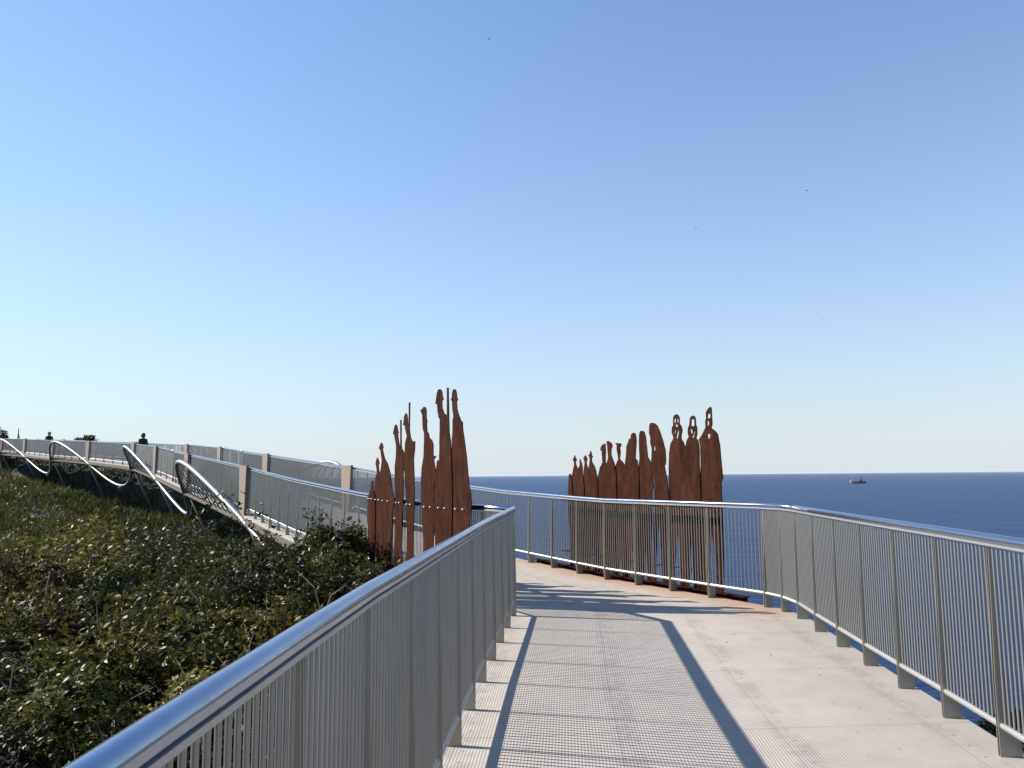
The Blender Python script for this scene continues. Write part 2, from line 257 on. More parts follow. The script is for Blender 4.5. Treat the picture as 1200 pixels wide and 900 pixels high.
RIGHT_OUTLINES = {
  0: ([(3.107, 1.582), (3.077, 1.596), (3.051, 1.567), (3.029, 1.313), (3.024, 0.823), (3.044, 0.404), (3.048, 0.03), (3.109, 0.039), (3.104, 0.539), (3.126, 0.959), (3.135, 1.312)], []),
  1: ([(2.955, 1.901), (2.932, 1.862), (2.899, 1.814), (2.931, 1.792), (2.93, 1.764), (2.893, 1.696), (2.841, 1.657), (2.836, 1.524), (2.848, 0.968), (2.899, 0.414), (2.899, 0.017), (2.969, 0.024), (2.964, 0.41), (3.012, 0.02), (3.048, 0.03), (3.031, 0.683), (3.05, 1.172), (3.05, 1.525), (3.02, 1.624), (2.974, 1.75), (2.978, 1.793), (3.014, 1.828), (2.986, 1.85)], []),
  2: ([(2.783, 1.834), (2.756, 1.788), (2.725, 1.718), (2.724, 1.593), (2.702, 1.386), (2.72, 0.836), (2.768, 0.423), (2.793, 0.027), (2.852, 0.022), (2.835, 0.419), (2.848, 0.83), (2.837, 1.315), (2.846, 1.65), (2.82, 1.713), (2.796, 1.719), (2.801, 1.803)], []),
  3: ([(2.655, 1.893), (2.63, 1.869), (2.602, 1.814), (2.63, 1.793), (2.627, 1.758), (2.579, 1.647), (2.569, 1.455), (2.58, 0.977), (2.621, 0.434), (2.631, 0.016), (2.686, 0.024), (2.679, 0.43), (2.728, 0.02), (2.77, 0.016), (2.757, 0.424), (2.723, 0.973), (2.721, 1.386), (2.707, 1.663), (2.678, 1.773), (2.695, 1.815), (2.716, 1.846), (2.682, 1.87)], []),
  4: ([(2.492, 1.958), (2.472, 1.939), (2.465, 1.892), (2.436, 1.862), (2.467, 1.838), (2.464, 1.783), (2.398, 1.713), (2.351, 1.618), (2.344, 1.496), (2.344, 1.254), (2.364, 0.851), (2.401, 0.449), (2.405, 0.012), (2.481, 0.017), (2.487, 0.497), (2.555, 0.01), (2.608, 0.018), (2.599, 0.57), (2.581, 1.114), (2.59, 1.524), (2.577, 1.634), (2.537, 1.729), (2.518, 1.818), (2.528, 1.86), (2.557, 1.896), (2.517, 1.908)], []),
  5: ([(2.118, 2.06), (2.112, 1.977), (2.124, 1.763), (2.088, 1.733), (2.079, 1.523), (2.093, 0.994), (2.126, 0.468), (2.143, -0.001), (2.207, 0.005), (2.206, 0.463), (2.273, -0.001), (2.349, 0.004), (2.34, 0.586), (2.322, 1.12), (2.319, 1.523), (2.275, 1.687), (2.203, 1.764), (2.212, 1.886), (2.217, 1.953), (2.252, 1.956), (2.232, 2.017), (2.178, 2.053)], []),
  6: ([(2.066, 2.096), (2.016, 2.096), (1.945, 2.061), (1.921, 2.013), (1.95, 1.974), (1.958, 1.879), (1.93, 1.829), (1.876, 1.727), (1.865, 1.522), (1.885, 1.001), (1.919, 0.483), (1.931, -0.005), (1.998, 0.001), (1.998, 0.451), (2.062, -0.006), (2.128, 0.0), (2.116, 0.6), (2.091, 1.126), (2.096, 1.523), (2.103, 1.682), (2.074, 1.762), (2.037, 1.832), (2.046, 1.934), (2.054, 2.028)], []),
  7: ([(1.868, 2.06), (1.734, 2.048), (1.718, 2.02), (1.753, 1.986), (1.744, 1.899), (1.766, 1.823), (1.742, 1.792), (1.689, 1.759), (1.654, 1.715), (1.645, 1.522), (1.659, 1.009), (1.7, 0.498), (1.715, -0.008), (1.786, -0.003), (1.782, 0.492), (1.848, -0.009), (1.914, -0.003), (1.904, 0.484), (1.876, 1.001), (1.869, 1.522), (1.88, 1.693), (1.843, 1.758), (1.801, 1.812), (1.817, 1.888), (1.836, 1.958), (1.833, 2.021)], []),
  8: ([(1.413, 2.198), (1.377, 2.191), (1.355, 2.161), (1.343, 2.055), (1.36, 1.943), (1.377, 1.812), (1.331, 1.773), (1.334, 1.521), (1.355, 1.019), (1.397, 0.519), (1.409, -0.025), (1.497, -0.022), (1.493, 0.563), (1.576, -0.018), (1.665, -0.015), (1.653, 0.501), (1.639, 1.01), (1.626, 1.393), (1.645, 1.625), (1.62, 1.753), (1.592, 1.882), (1.582, 1.994), (1.543, 2.049), (1.517, 2.106), (1.482, 2.111), (1.462, 2.173)], []),
  9: ([(1.239, 2.216), (1.2, 2.211), (1.17, 2.186), (1.146, 2.12), (1.121, 1.908), (1.111, 1.825), (1.054, 1.755), (1.024, 1.668), (1.023, 1.398), (1.06, 1.311), (1.08, 1.029), (1.11, 0.539), (1.116, -0.029), (1.2, -0.026), (1.204, 0.533), (1.275, -0.022), (1.371, -0.021), (1.364, 0.522), (1.339, 1.02), (1.326, 1.521), (1.319, 1.735), (1.297, 1.811), (1.303, 1.941), (1.303, 2.083), (1.285, 2.184), (1.266, 2.212)], []),
  10: ([(0.988, 2.321), (0.927, 2.308), (0.873, 2.274), (0.81, 2.17), (0.756, 2.045), (0.714, 1.922), (0.706, 1.785), (0.715, 1.713), (0.739, 1.695), (0.721, 1.496), (0.691, 1.256), (0.703, 0.923), (0.737, 0.565), (0.765, -0.048), (0.853, -0.035), (0.86, 0.438), (0.892, 0.89), (0.949, 0.431), (0.97, -0.036), (1.033, -0.032), (0.999, 0.547), (0.977, 1.032), (0.967, 1.276), (0.949, 1.459), (0.972, 1.569), (1.03, 1.656), (1.024, 1.755), (1.004, 1.946), (1.033, 2.028), (1.029, 2.115), (1.053, 2.168), (1.044, 2.279), (1.024, 2.314)], [[(0.947, 1.985), (0.927, 1.974), (0.925, 1.925), (0.944, 1.889), (0.959, 1.926)]]),
  11: ([(0.476, 2.41), (0.439, 2.391), (0.417, 2.349), (0.421, 2.269), (0.388, 2.242), (0.367, 2.175), (0.391, 2.109), (0.393, 2.057), (0.35, 2.002), (0.324, 1.949), (0.313, 1.894), (0.312, 1.694), (0.332, 1.286), (0.364, 0.822), (0.389, 0.475), (0.407, -0.063), (0.507, -0.064), (0.506, 0.466), (0.519, 0.837), (0.568, 0.461), (0.627, -0.067), (0.722, -0.055), (0.684, 0.569), (0.659, 1.043), (0.662, 1.281), (0.667, 1.707), (0.654, 1.868), (0.618, 1.999), (0.557, 2.064), (0.556, 2.093), (0.584, 2.158), (0.578, 2.227), (0.548, 2.264), (0.551, 2.305), (0.543, 2.371), (0.515, 2.399)], [[(0.5, 2.359), (0.49, 2.35), (0.494, 2.294), (0.517, 2.279), (0.529, 2.302), (0.523, 2.341)], [(0.455, 2.354), (0.439, 2.327), (0.442, 2.289), (0.465, 2.285), (0.469, 2.341)], [(0.508, 2.257), (0.483, 2.267), (0.451, 2.253), (0.468, 2.23), (0.499, 2.234)], [(0.441, 2.207), (0.437, 2.147), (0.457, 2.089), (0.483, 2.049), (0.496, 2.072), (0.471, 2.149)], [(0.518, 2.19), (0.498, 2.18), (0.51, 2.134), (0.529, 2.14)]]),
  12: ([(0.14, 2.367), (0.111, 2.357), (0.089, 2.327), (0.084, 2.236), (0.068, 2.198), (0.067, 2.119), (0.09, 2.049), (0.058, 2.029), (0.038, 1.954), (0.043, 1.69), (0.077, 1.063), (0.107, 0.61), (0.131, -0.075), (0.227, -0.075), (0.227, 0.431), (0.232, 0.829), (0.271, 0.427), (0.317, -0.075), (0.394, -0.073), (0.354, 0.592), (0.33, 1.054), (0.314, 1.519), (0.309, 1.87), (0.304, 1.936), (0.279, 2.025), (0.233, 2.078), (0.248, 2.128), (0.243, 2.2), (0.212, 2.244), (0.201, 2.323), (0.177, 2.357)], [[(0.169, 2.312), (0.142, 2.317), (0.115, 2.308), (0.11, 2.229), (0.144, 2.216), (0.179, 2.23)], [(0.195, 2.184), (0.161, 2.174), (0.151, 2.133), (0.159, 2.103), (0.19, 2.141)], [(0.116, 2.183), (0.109, 2.131), (0.135, 2.067), (0.159, 2.045), (0.164, 2.081), (0.136, 2.109)]]),
  13: ([(-0.19, 2.463), (-0.204, 2.428), (-0.205, 2.319), (-0.206, 2.232), (-0.186, 2.178), (-0.26, 2.129), (-0.299, 2.089), (-0.327, 1.952), (-0.34, 1.762), (-0.329, 1.518), (-0.298, 1.451), (-0.293, 1.186), (-0.288, 0.856), (-0.28, 0.419), (-0.261, -0.091), (-0.148, -0.094), (-0.154, 0.463), (-0.131, 0.825), (-0.073, 0.401), (-0.025, -0.088), (0.108, -0.083), (0.087, 0.499), (0.065, 1.063), (0.036, 1.69), (0.03, 1.942), (0.054, 2.04), (0.007, 2.079), (-0.032, 2.127), (-0.082, 2.197), (-0.078, 2.282), (-0.095, 2.304), (-0.097, 2.396), (-0.142, 2.445)], [[(-0.128, 2.361), (-0.163, 2.372), (-0.182, 2.364), (-0.176, 2.317), (-0.15, 2.302), (-0.124, 2.316)], [(-0.118, 2.276), (-0.146, 2.278), (-0.153, 2.237), (-0.133, 2.205), (-0.114, 2.215)], [(-0.112, 2.108), (-0.14, 2.095), (-0.172, 2.119), (-0.157, 2.06), (-0.13, 2.018), (-0.117, 2.056)]]),
}
# ------------------------------------------------------------------ railings
def outward(a, b, side):
    d = (b - a); d.z = 0; d.normalize(); return Vector((-d.y, d.x, 0)) * side, d
def post_mb(p, o, d, flare=.090):
    mb = MB()
    prof = [(-.024, -.10), (flare, -.10), (flare, .105), (.034, .17), (.030, .40), (.017, .8), (.007, RH-.05), (-.007, RH-.05), (-.014, .8), (-.024, .40), (-.024, .17)]
    for k in (-1, 1):
        q = p + d * (.011 * k)
        mb.prism([q + o * a + UP * z for a, z in prof], d, .006)
    return mb
def railing(root, pts, side, bay=1, nbar=15, r_bar=.0068, skip_posts=False, flare=.090):
    """pts: one point per post; side +1 = outward is left of travel"""
    top = [p + UP * (RH + .0) for p in pts]
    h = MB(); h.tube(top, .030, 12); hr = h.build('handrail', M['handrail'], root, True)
    c = MB()
    for a, b in zip(pts, pts[1:]):
        o, d = outward(a, b, side); L = (b - a); l = L.length; ax = L.normalized()
        c.frame((a + b)/2 + UP*(RH-.031), ax, o, ax.cross(o).normalized(), l/2 - .0005, .027, .007)
    c.build('top_channel', M['lower_rail'], hr)
    lo = MB(); lo.tube([p + UP*.165 for p in pts], .019, 8); lo.build('bottom_rail', M['lower_rail'], root, True)
    if not skip_posts:
        for i, p in enumerate(pts):
            a, b = (p, pts[i+1]) if i < len(pts)-1 else (pts[i-1], p)
            o, d = outward(a, b, side); post_mb(p, o, d, flare).build('post', M['post'], root)
    for i in range(0, len(pts)-1, bay):
        mb = MB()
        for j in range(i, min(i+bay, len(pts)-1)):
            a, b = pts[j], pts[j+1]; n = nbar
            for k in range(1, n):
                q = a.lerp(b, k/n)
                mb.tube([q + UP*.17, q + UP*(RH-.05)], r_bar, 6 if bay == 1 else 4, False)
        mb.build('bar_panel', M['bar'], root, bay == 1)

# posts
Lnear = resample(NL, .72)
rl = empty('railing', C0 + Vector((-.3,-4,0)), 'near left steel railing with blue tinted reflecting round handrail above the scrub', 'railing')
railing(rl, Lnear, 1)
Rnear = resample(NR, .72); Rc = [Vector((*p, 0)) for p in CR]
rr = empty('railing', Vector((2.7,5,0)), 'near right steel railing with twin plate posts standing over the open sea', 'railing')
railing(rr, Rnear, -1)
rf = empty('railing', edge(3, WD), 'seaward steel railing curving away in front of the right group of rusty figures', 'railing')
sR0 = -1.18
RF = [Rc[0], Rc[2]] + [edge(s, WD) for s in np.arange(-1.0, 26.5, .72)]
RF[2] = Vector((2.98, 9.62, 0))
lf = empty('railing', edge(3, 0), 'inner steel railing turning left behind the left group of rusty figures', 'railing')
LF = [edge(s, 0) for s in np.arange(0, 26, .72)]; LF[0] = C0.copy()
railing(rf, RF, -1, 1, 15); railing(lf, LF, 1, 1, 15, flare=.05)
def far_rail(root, s0, off, side):
    ss = list(np.arange(s0, 94, .9))
    pts = [edge(s, off) for s in ss]
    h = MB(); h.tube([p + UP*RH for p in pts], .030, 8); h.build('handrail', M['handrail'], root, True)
    lo = MB(); lo.tube([p + UP*.165 for p in pts], .019, 6); lo.build('bottom_rail', M['lower_rail'], root, True)
    for i in range(0, len(pts)-1, 5):
        mb = MB()
        for a, b in list(zip(pts, pts[1:]))[i:i+5]:
            o, d = outward(a, b, side)
            for k in range(1, 15):
                q = a.lerp(b, k/15); mb.tube([q + UP*.17, q + UP*(RH-.02)], .008, 4, False)
            if (pts.index(a) % 2) == 0: post_mb(a, o, d, .045).build('post', M['post'], root)
        mb.build('bar_panel', M['bar'], root)
s_endR = float(np.arange(-1.0, 26.5, .72)[-1]); s_endL = float(np.arange(0, 26, .72)[-1])
far_rail(rf, s_endR, WD, -1); far_rail(lf, s_endL, 0, 1)
NODES = [4.4, 13.3, 22.3, 31, 39.9, 49, 58, 67, 76, 85]
def pillar(s, off, root):
    p = edge(s, off); q = edge(s+.1, off); d = (q-p); d.z = 0; d.normalize(); o = Vector((d.y, -d.x, 0))
    mb = MB(); vs = []
    for z, w in ((-.22, .26), (RH+.055, .40)):
        for sx, sy in ((-1,-1),(1,-1),(1,1),(-1,1)): vs.append(p + d*(w*sx) + o*(.035*sy) + UP*z)
    mb.add(vs, [(3,2,1,0),(4,5,6,7),(0,1,5,4),(1,2,6,5),(2,3,7,6),(3,0,4,7)])
    mb.build('pillar', M['pillar'], root)
for s in NODES[1:]:
    pillar(s, -.085, lf); pillar(s, WD-.085, rf)

# ------------------------------------------------------------------ footbridge: deck, beams, wave tubes, struts
br = empty('footbridge', edge(13.3, WD/2), 'long elevated steel footbridge with pale ribbed deck and wavy side tubes above the coastal scrub', 'footbridge')
rows = []
NLr = resample(NL, .5); n = len(NLr) - 1
NRr = resample(NR + CR[1:], .5); 
def at_f(pts, f):
    x = f*(len(pts)-1); i = min(int(x), len(pts)-2); return pts[i].lerp(pts[i+1], x-i)
vlen = -sum((b-a).length for a, b in zip(NLr, NLr[1:]))
for i in range(n+1):
    f = i/n; rows.append((at_f(NLr, f), at_f(NRr, f*1.0), vlen*(1-f)))
# wedge between the two runs, then the far run
for s in np.arange(.25, 96, .5): rows.append((edge(s, 0), edge(max(s, -.6), WD) if s > .6 else (edge(-1.0 + (s-.0)*2.6, WD)), s))
me = bpy.data.meshes.new('deck'); bmk = bmesh.new(); uvl = bmk.loops.layers.uv.new('walk'); prev = None; NU = 4
O = Vector(br['_o'])
def rowverts(a, b, s, dz):
    d = (b - a).normalized(); a2 = a - d*.115; b2 = b + d*.115; W = (b2 - a2).length; out = []
    for k in range(NU+1):
        p = a2.lerp(b2, k/NU); vv = bmk.verts.new(p + UP*dz - O); out.append((vv, W*k/NU, s))
    return out
for (a, b, s) in rows:
    T = rowverts(a, b, s, 0); B = rowverts(a, b, s, -.05)
    if prev:
        pT, pB = prev
        def quad(q):
            f = bmk.faces.new([x[0] for x in q])
            for lp, x in zip(f.loops, q): lp[uvl].uv = (x[1], x[2])
        for k in range(NU):
            quad([pT[k], pT[k+1], T[k+1], T[k]]); quad([pB[k+1], pB[k], B[k], B[k+1]])
        quad([pB[0], pT[0], T[0], B[0]]); quad([pT[NU], pB[NU], B[NU], T[NU]])
    prev = (T, B)
bmk.to_mesh(me); bmk.free(); me.materials.append(M['deck'])
dk = bpy.data.objects.new('deck', me); col.objects.link(dk); dk.parent = br; tag(dk)
LL = [r[0] for r in rows]; RRr = [r[1] for r in rows]
for pts, sg in ((LL, 1), (RRr, -1)):
    mb = MB()
    for a, b in list(zip(pts, pts[1:]))[::1]:
        if (b-a).length < .02: continue
        o, d = outward(a, b, sg); ax = (b-a).normalized()
        mb.frame((a+b)/2 + o*.095 - UP*.135, ax, o, UP, (b-a).length/2 + .004, .02, .082)
    mb.build('edge_beam', M['girder'], br)
mb = MB()
for a, b in zip(rows, rows[1:]):
    pa = (a[0]+a[1])/2 - UP*.26; pb = (b[0]+b[1])/2 - UP*.26
    if (pb-pa).length < .05: continue
    ax = (pb-pa).normalized(); o = ax.cross(UP).normalized()
    mb.frame((pa+pb)/2, ax, o, ax.cross(o), (pb-pa).length/2+.005, .40, .14)
mb.build('box_girder', M['girder'], br)
# wave tubes
def wave(side):
    off = -.16 if side < 0 else WD + .16; pts = []
    for i in range(0, 1000):
        s = 4.4 + i*.25
        if s > 86: break
        k = 0
        for j in range(len(NODES)-1):
            if NODES[j] <= s < NODES[j+1]: k = j
        ph = math.sin(math.pi*(s-NODES[k])/(NODES[k+1]-NODES[k])); up = k % 2 == 1
        A = 1.18*ph if up else -1.25*ph
        lean = (.78*ph if up else -.75*ph)
        p = edge(s, off + (lean if side > 0 else -lean)); p.z += A - .05; pts.append(p)
    mb = MB(); mb.tube(pts, .070, 12); return mb.build('wave_tube', M['wave'], br, True), pts
for side in (-1, 1):
    wt, wp = wave(side)
    for j in (range(1, len(NODES)-1, 2) if side < 0 else (1, 3)):
        a, b = NODES[j], NODES[j+1]
        for q in range(1, 14):
            s = a + (b-a)*q/14; i = min(int(round((s-4.4)/.25)), len(wp)-1)
            mb = MB(); e = edge(s, -.13 if side < 0 else WD+.13) - UP*.1; mb.tube([e, wp[i]], .019, 5, False)
            mb.build('rib', M['strut'], wt)
# inclined legs and piles under each node
for s in NODES:
    for off in (.0,):
        top = edge(s, off) - UP*.15; mid = edge(s, WD/2 - .1) ; mid.z = zs(s) - 2.9
        L_ = MB(); L_.tube([top, top.lerp(mid, .5), mid], [.032, .052, .032], 8); st = L_.build('strut', M['strut'], br, True)
    pl = MB(); pl.tube([edge(s, WD/2) - UP*2.7, edge(s, WD/2) - UP*6], .11, 10); pl.build('pile', M['strut'], br, True)
    cb = MB(); a = edge(s, -.1) - UP*.24; b = edge(s, WD+.1) - UP*.24; cb.tube([a, b], .07, 6); cb.build('cross_beam', M['girder'], br, True)
for y in (-3, 2.5, 7.6):   # piers of the near level run
    pl = MB(); pl.tube([(1.2,y,-.6), (1.2,y,-12)], .22, 12); pl.build('pile', M['strut'], br, True)
# small spotlights below each trough of the wave
for j in range(0, len(NODES)-1, 2):
    s = (NODES[j]+NODES[j+1])/2; p = edge(s+1.2, .9); p.z -= 1.55
    mb = MB(); mb.tube([p, p+Vector((.10,.0,.16))], [.10,.07], 8); mb.tube([p+Vector((.10,0,.16)), p+Vector((.2,.1,1.2))], .015, 5); mb.build('spotlight', M['white'], br, True)

# ------------------------------------------------------------------ rusty steel silhouettes
def fatten(poly):
    xs_ = [p[0] for p in poly]; c = (min(xs_)+max(xs_))/2
    return [(c + (x-c)*(1.22 if z < 1.25 else 1.15), z) if z < 1.6 else (x, z) for x, z in poly]
def plate(name, outline, holes, off, mat, th=.012, dn=0.):
    cu = bpy.data.curves.new(name, 'CURVE'); cu.dimensions = '2D'; cu.fill_mode = 'BOTH'; cu.extrude = th/2
    for poly in [outline] + holes:
        sp = cu.splines.new('POLY'); sp.points.add(len(poly)-1); sp.use_cyclic_u = True
        for i, (t, z) in enumerate(poly): sp.points[i].co = (t, z, 0, 1)
    tmp = bpy.data.objects.new('tmp', cu); col.objects.link(tmp)
    dg = bpy.context.evaluated_depsgraph_get(); me = bpy.data.meshes.new_from_object(tmp.evaluated_get(dg)); me.name = name
    bpy.data.objects.remove(tmp); bpy.data.curves.remove(cu)
    tc = sum(p[0] for p in outline)/len(outline); zb = min(p[1] for p in outline)
    base = C0 + n1_*(off+dn) + u1*tc; base.z = zb
    Mx = Matrix(((u1.x, 0, n1_.x, 0), (u1.y, 0, n1_.y, 0), (0, 1, 0, 0), (0, 0, 0, 1))) @ Matrix.Translation((-tc, -zb, 0))
    me.transform(Mx); me.materials.clear(); me.materials.append(mat)
    o = bpy.data.objects.new(name, me); col.objects.link(o); o.location = base; o['_o'] = tuple(base)
    return o
def dense(poly, k=3, jit=.003):
    """roughen a cut edge a little so that it reads as torch-cut plate"""
    out = []
    for a, b in zip(poly, poly[1:] + poly[:1]):
        L = math.hypot(a[0]-b[0], a[1]-b[1]); n = max(1, min(6, int(L/.05)))
        for i in range(n):
            f = i/n; j = 0 if i == 0 else jit
            out.append((a[0]+(b[0]-a[0])*f + random.uniform(-j, j), a[1]+(b[1]-a[1])*f + random.uniform(-j, j)))
    return out
LLAB = {1: 'lowest slim rusty steel soldier silhouette at far left end of the left group',
 2: 'short rusty soldier silhouette with tiny hat, second from the left end of left group',
 3: 'rusty soldier silhouette with pointed brimmed hat and no rifle, third in left group',
 4: 'rusty soldier silhouette with short thin upright rifle at its right, fourth in left group',
 5: 'narrow rusty soldier silhouette with square shoulder and long rifle, fifth in left group',
 6: 'bare headed rusty silhouette with long neck, standing alone in the middle of left group',
 7: 'very tall rusty steel soldier silhouette with upright rifle on its right shoulder, left group',
 8: 'tall rusty soldier silhouette at the right end of left group, nearest the railing corner'}
for k, pl in LEFT_OUTLINES.items():
    o = plate('steel_silhouette', dense(fatten(pl)), [], -.14, M['rust'], dn=-.0135*(k % 2) - .0)
    tag(o, LLAB[k], 'sculpture', 'rusty steel soldier figures on the left railing')
    ts = sorted(p[0] for p in pl if .6 < p[1] < 1.6); t0, t1 = ts[0], ts[-1]; zc = zs((t0+t1)/2) + RH - .03
    for f in ((.3, .72) if t1 - t0 > .2 else (.5,)):
        t = t0 + (t1-t0)*f; p = C0 + n1_*(-.165 - .0135*(k % 2)) + u1*t; p.z = zc
        b = MB(); b.tube([p + n1_*.028, p - n1_*.008], .010, 8); b.build('bolt', M['bolt'], o, True)
    p = C0 + n1_*(-.13) + u1*((t0+t1)/2); p.z = zc; b = MB(); b.frame(p + n1_*.06, n1_, u1, UP, .05, .015, .02); b.build('bracket', M['dark'], o)
RLAB = ['very thin rusty steel strip figure at the far left end of the right group',
 'small rusty steel figure with round brimmed hat near left end of right group',
 'tiny thin rusty steel figure with no hat squeezed between two hatted ones, right group',
 'small hatted rusty steel figure just right of the tiny bare one, right group',
 'small rusty figure with brimmed hat just left of the three capped ones',
 'rusty steel figure with domed cap, first of three capped ones in right group',
 'rusty steel figure with cap sloping right, middle of three capped ones in right group',
 'rusty steel figure with flat topped cap, last of three capped ones in right group',
 'rusty hooded figure with stepped left shoulder, left one of the hooded pair',
 'rusty figure with smooth rounded tall hood, right one of the hooded pair',
 'rusty steel figure with long veil leaning right and one small slot, middle of right group',
 'rusty figure with round hood, leftmost of the three with cut-out faces',
 'rusty figure with square head opening, middle of the three with cut-out faces',
 'tallest rusty figure with peaked hat and cut-out face at right end of right group']
for k, (pl, hs) in RIGHT_OUTLINES.items():
    o = plate('steel_silhouette', dense(fatten(pl)), hs, 2.97, M['rust'], dn=.0135*(k % 2))
    tag(o, RLAB[k], 'sculpture', 'rusty steel figures behind the right railing')
    ts = sorted(p[0] for p in pl if .6 < p[1] < 1.6); tcn = (ts[0]+ts[-1])/2
    for z in (.30, RH-.06):
        p = C0 + n1_*2.87 + u1*tcn; p.z = zs(tcn) + z; b = MB(); b.frame(p, n1_, u1, UP, .085, .006, .010); b.build('bracket', M['dark'], o)
pb = MB(); a = C0 + n1_*2.97 + u1*(-.7); b_ = C0 + n1_*2.97 + u1*4.15; 
for i in range(12):
    p = a.lerp(b_, i/12); q = a.lerp(b_, (i+1)/12); p.z = zs((p-C0).dot(u1)) - .02; q.z = zs((q-C0).dot(u1)) - .02
    ax = (q-p).normalized(); 
    for dz, hw, hh in ((0.06, .05, .006), (-.06, .05, .006), (0, .006, .054)):
        pb.frame((p+q)/2 + UP*dz - n1_*0.0, ax, n1_, UP, (q-p).length/2+.001, hw, hh)
o = pb.build('support_beam', M['rust'], None, origin=a.lerp(b_, .5)); tag(o, 'long rusty steel channel at deck level under the right group of figures', 'beam')

# ------------------------------------------------------------------ terrain and scrub
def sdist(X, Y):
    """signed distance right of the walk's left edge, and distance along it"""
    ax, ay = C0.x, C0.y; b = C0 + u1*SB
    s1 = (X-ax)*u1.x + (Y-ay)*u1.y; d1 = (X-ax)*n1_.x + (Y-ay)*n1_.y
    s2 = (X-b.x)*u2.x + (Y-b.y)*u2.y; d2 = (X-b.x)*n2_.x + (Y-b.y)*n2_.y
    far = s1 + 0 > SB
    s = np.where(far, SB + s2, s1); d = np.where(far, d2, d1)
    near = Y < 9.2 - np.clip(X, 0, 3)*.1
    dn = X + .5 - .06*Y; s = np.where(near & (s1 < 0), np.minimum(Y-9.2, 0), s); d = np.where(near & (s1 < 0), dn, d)
    return s, d
def hash2(ix, iy, k):
    h = (ix*374761393 + iy*668265263 + k*1442695041) & 0xffffffff
    h = ((h ^ (h >> 13)) * 1274126177) & 0xffffffff; h = h ^ (h >> 16)
    return (h & 0xffff)/65535.
def vnoise(X, Y, sc, k=0):
    x = X/sc; y = Y/sc; ix = np.floor(x).astype(np.int64); iy = np.floor(y).astype(np.int64); fx = x-ix; fy = y-iy
    fx = fx*fx*(3-2*fx); fy = fy*fy*(3-2*fy)
    return (hash2(ix,iy,k)*(1-fx)+hash2(ix+1,iy,k)*fx)*(1-fy)+(hash2(ix,iy+1,k)*(1-fx)+hash2(ix+1,iy+1,k)*fx)*fy
def domes(X, Y, sc, k=0):
    x = X/sc; y = Y/sc; ix = np.floor(x).astype(np.int64); iy = np.floor(y).astype(np.int64); best = np.zeros_like(x)
    for i in (-1,0,1):
        for j in (-1,0,1):
            cx = ix+i+hash2(ix+i,iy+j,k); cy = iy+j+hash2(ix+i,iy+j,k+1); hh = .45+.55*hash2(ix+i,iy+j,k+2)
            r2 = ((x-cx)**2+(y-cy)**2)/.85; best = np.maximum(best, hh*np.sqrt(np.clip(1-r2,0,1)))
    return best
YC = [-40,-5,0,3.5,6,7.6,9.5,12,18,25,33,40,46,52,60,72,80,90,110,160,400]
ZC = [-2.9,-2.9,-2.7,-2.1,-1.2,-.50,-.45,-.80,-.95,-.95,-.42,.30,.50,.60,1.7,2.6,3.2,3.5,3.3,2.0,-2.0]
SZ = np.array(ZS); 
def base_h(X, Y):
    s, d = sdist(X, Y); c = np.interp(Y, YC, ZC)
    dz = np.interp(s, SZ[:,0], SZ[:,1])
    # hollow along the bridge
    w = np.exp(-((d-1.2)/3.2)**2) * np.clip((s-14)/8, 0, 1) * np.clip((90-s)/10, 0, 1)
    c = c - 1.15*w
    # land shelf right of the bridge, then the sea cliff
    shelf = np.interp(s, [-99,-4,6,16,30,50,95,200], [.6,.6,.8,4,7,8,9,12])
    over = np.clip(d - 2.75 - shelf, 0, None)
    cr = np.clip((s-8)/12, 0, 1)
    right = np.clip((d-2.0)/2, 0, 1)
    c = c*(1-right*(1-cr)) + right*(1-cr)*(-2.9)
    c = c + np.clip((s-25)/20,0,1)*right*.5
    c = c - over*1.15 - np.clip(over-3,0,None)*.4
    # scrub ledge beside the near right railing
    c = np.maximum(c, -1.95 - 1.3*(((X-6.1)/1.3)**2 + ((Y-9.9)/2.2)**2))
    return np.maximum(c, -44)
def canopy(X, Y):
    h = base_h(X, Y); a = np.clip(1.2 - 0*X, 0, 2)
    b = .85*domes(X, Y, 1.9, 3) + .38*domes(X, Y, .8, 9) - .15 + .5*(vnoise(X, Y, 6, 5)-.5) + .55*(domes(X, Y, 3.6, 41)-.45)*np.clip((30-Y)/15,0,1)
    s, d = sdist(X, Y)
    damp = np.where((d > -.9) & (d < 3.6), .45, 1.)
    return h + b*damp
gx = np.concatenate([-np.geomspace(600, 40, 22), np.arange(-39, 22, .6), np.geomspace(22.5, 140, 14)])
gy = np.concatenate([-np.geomspace(120, 7, 12), np.arange(-6, 40, .6), np.geomspace(41, 420, 46)])
GX, GY = np.meshgrid(gx, gy); GZ = canopy(GX, GY) - .42
nx, ny = len(gx), len(gy)
V = np.stack([GX.ravel(), GY.ravel(), GZ.ravel()], 1)
idx = np.arange(nx*ny).reshape(ny, nx); F = np.stack([idx[:-1,:-1].ravel(), idx[:-1,1:].ravel(), idx[1:,1:].ravel(), idx[1:,:-1].ravel()], 1)
tag(npmesh('terrain', V, F, M['soil'], smooth=True), kind='structure')

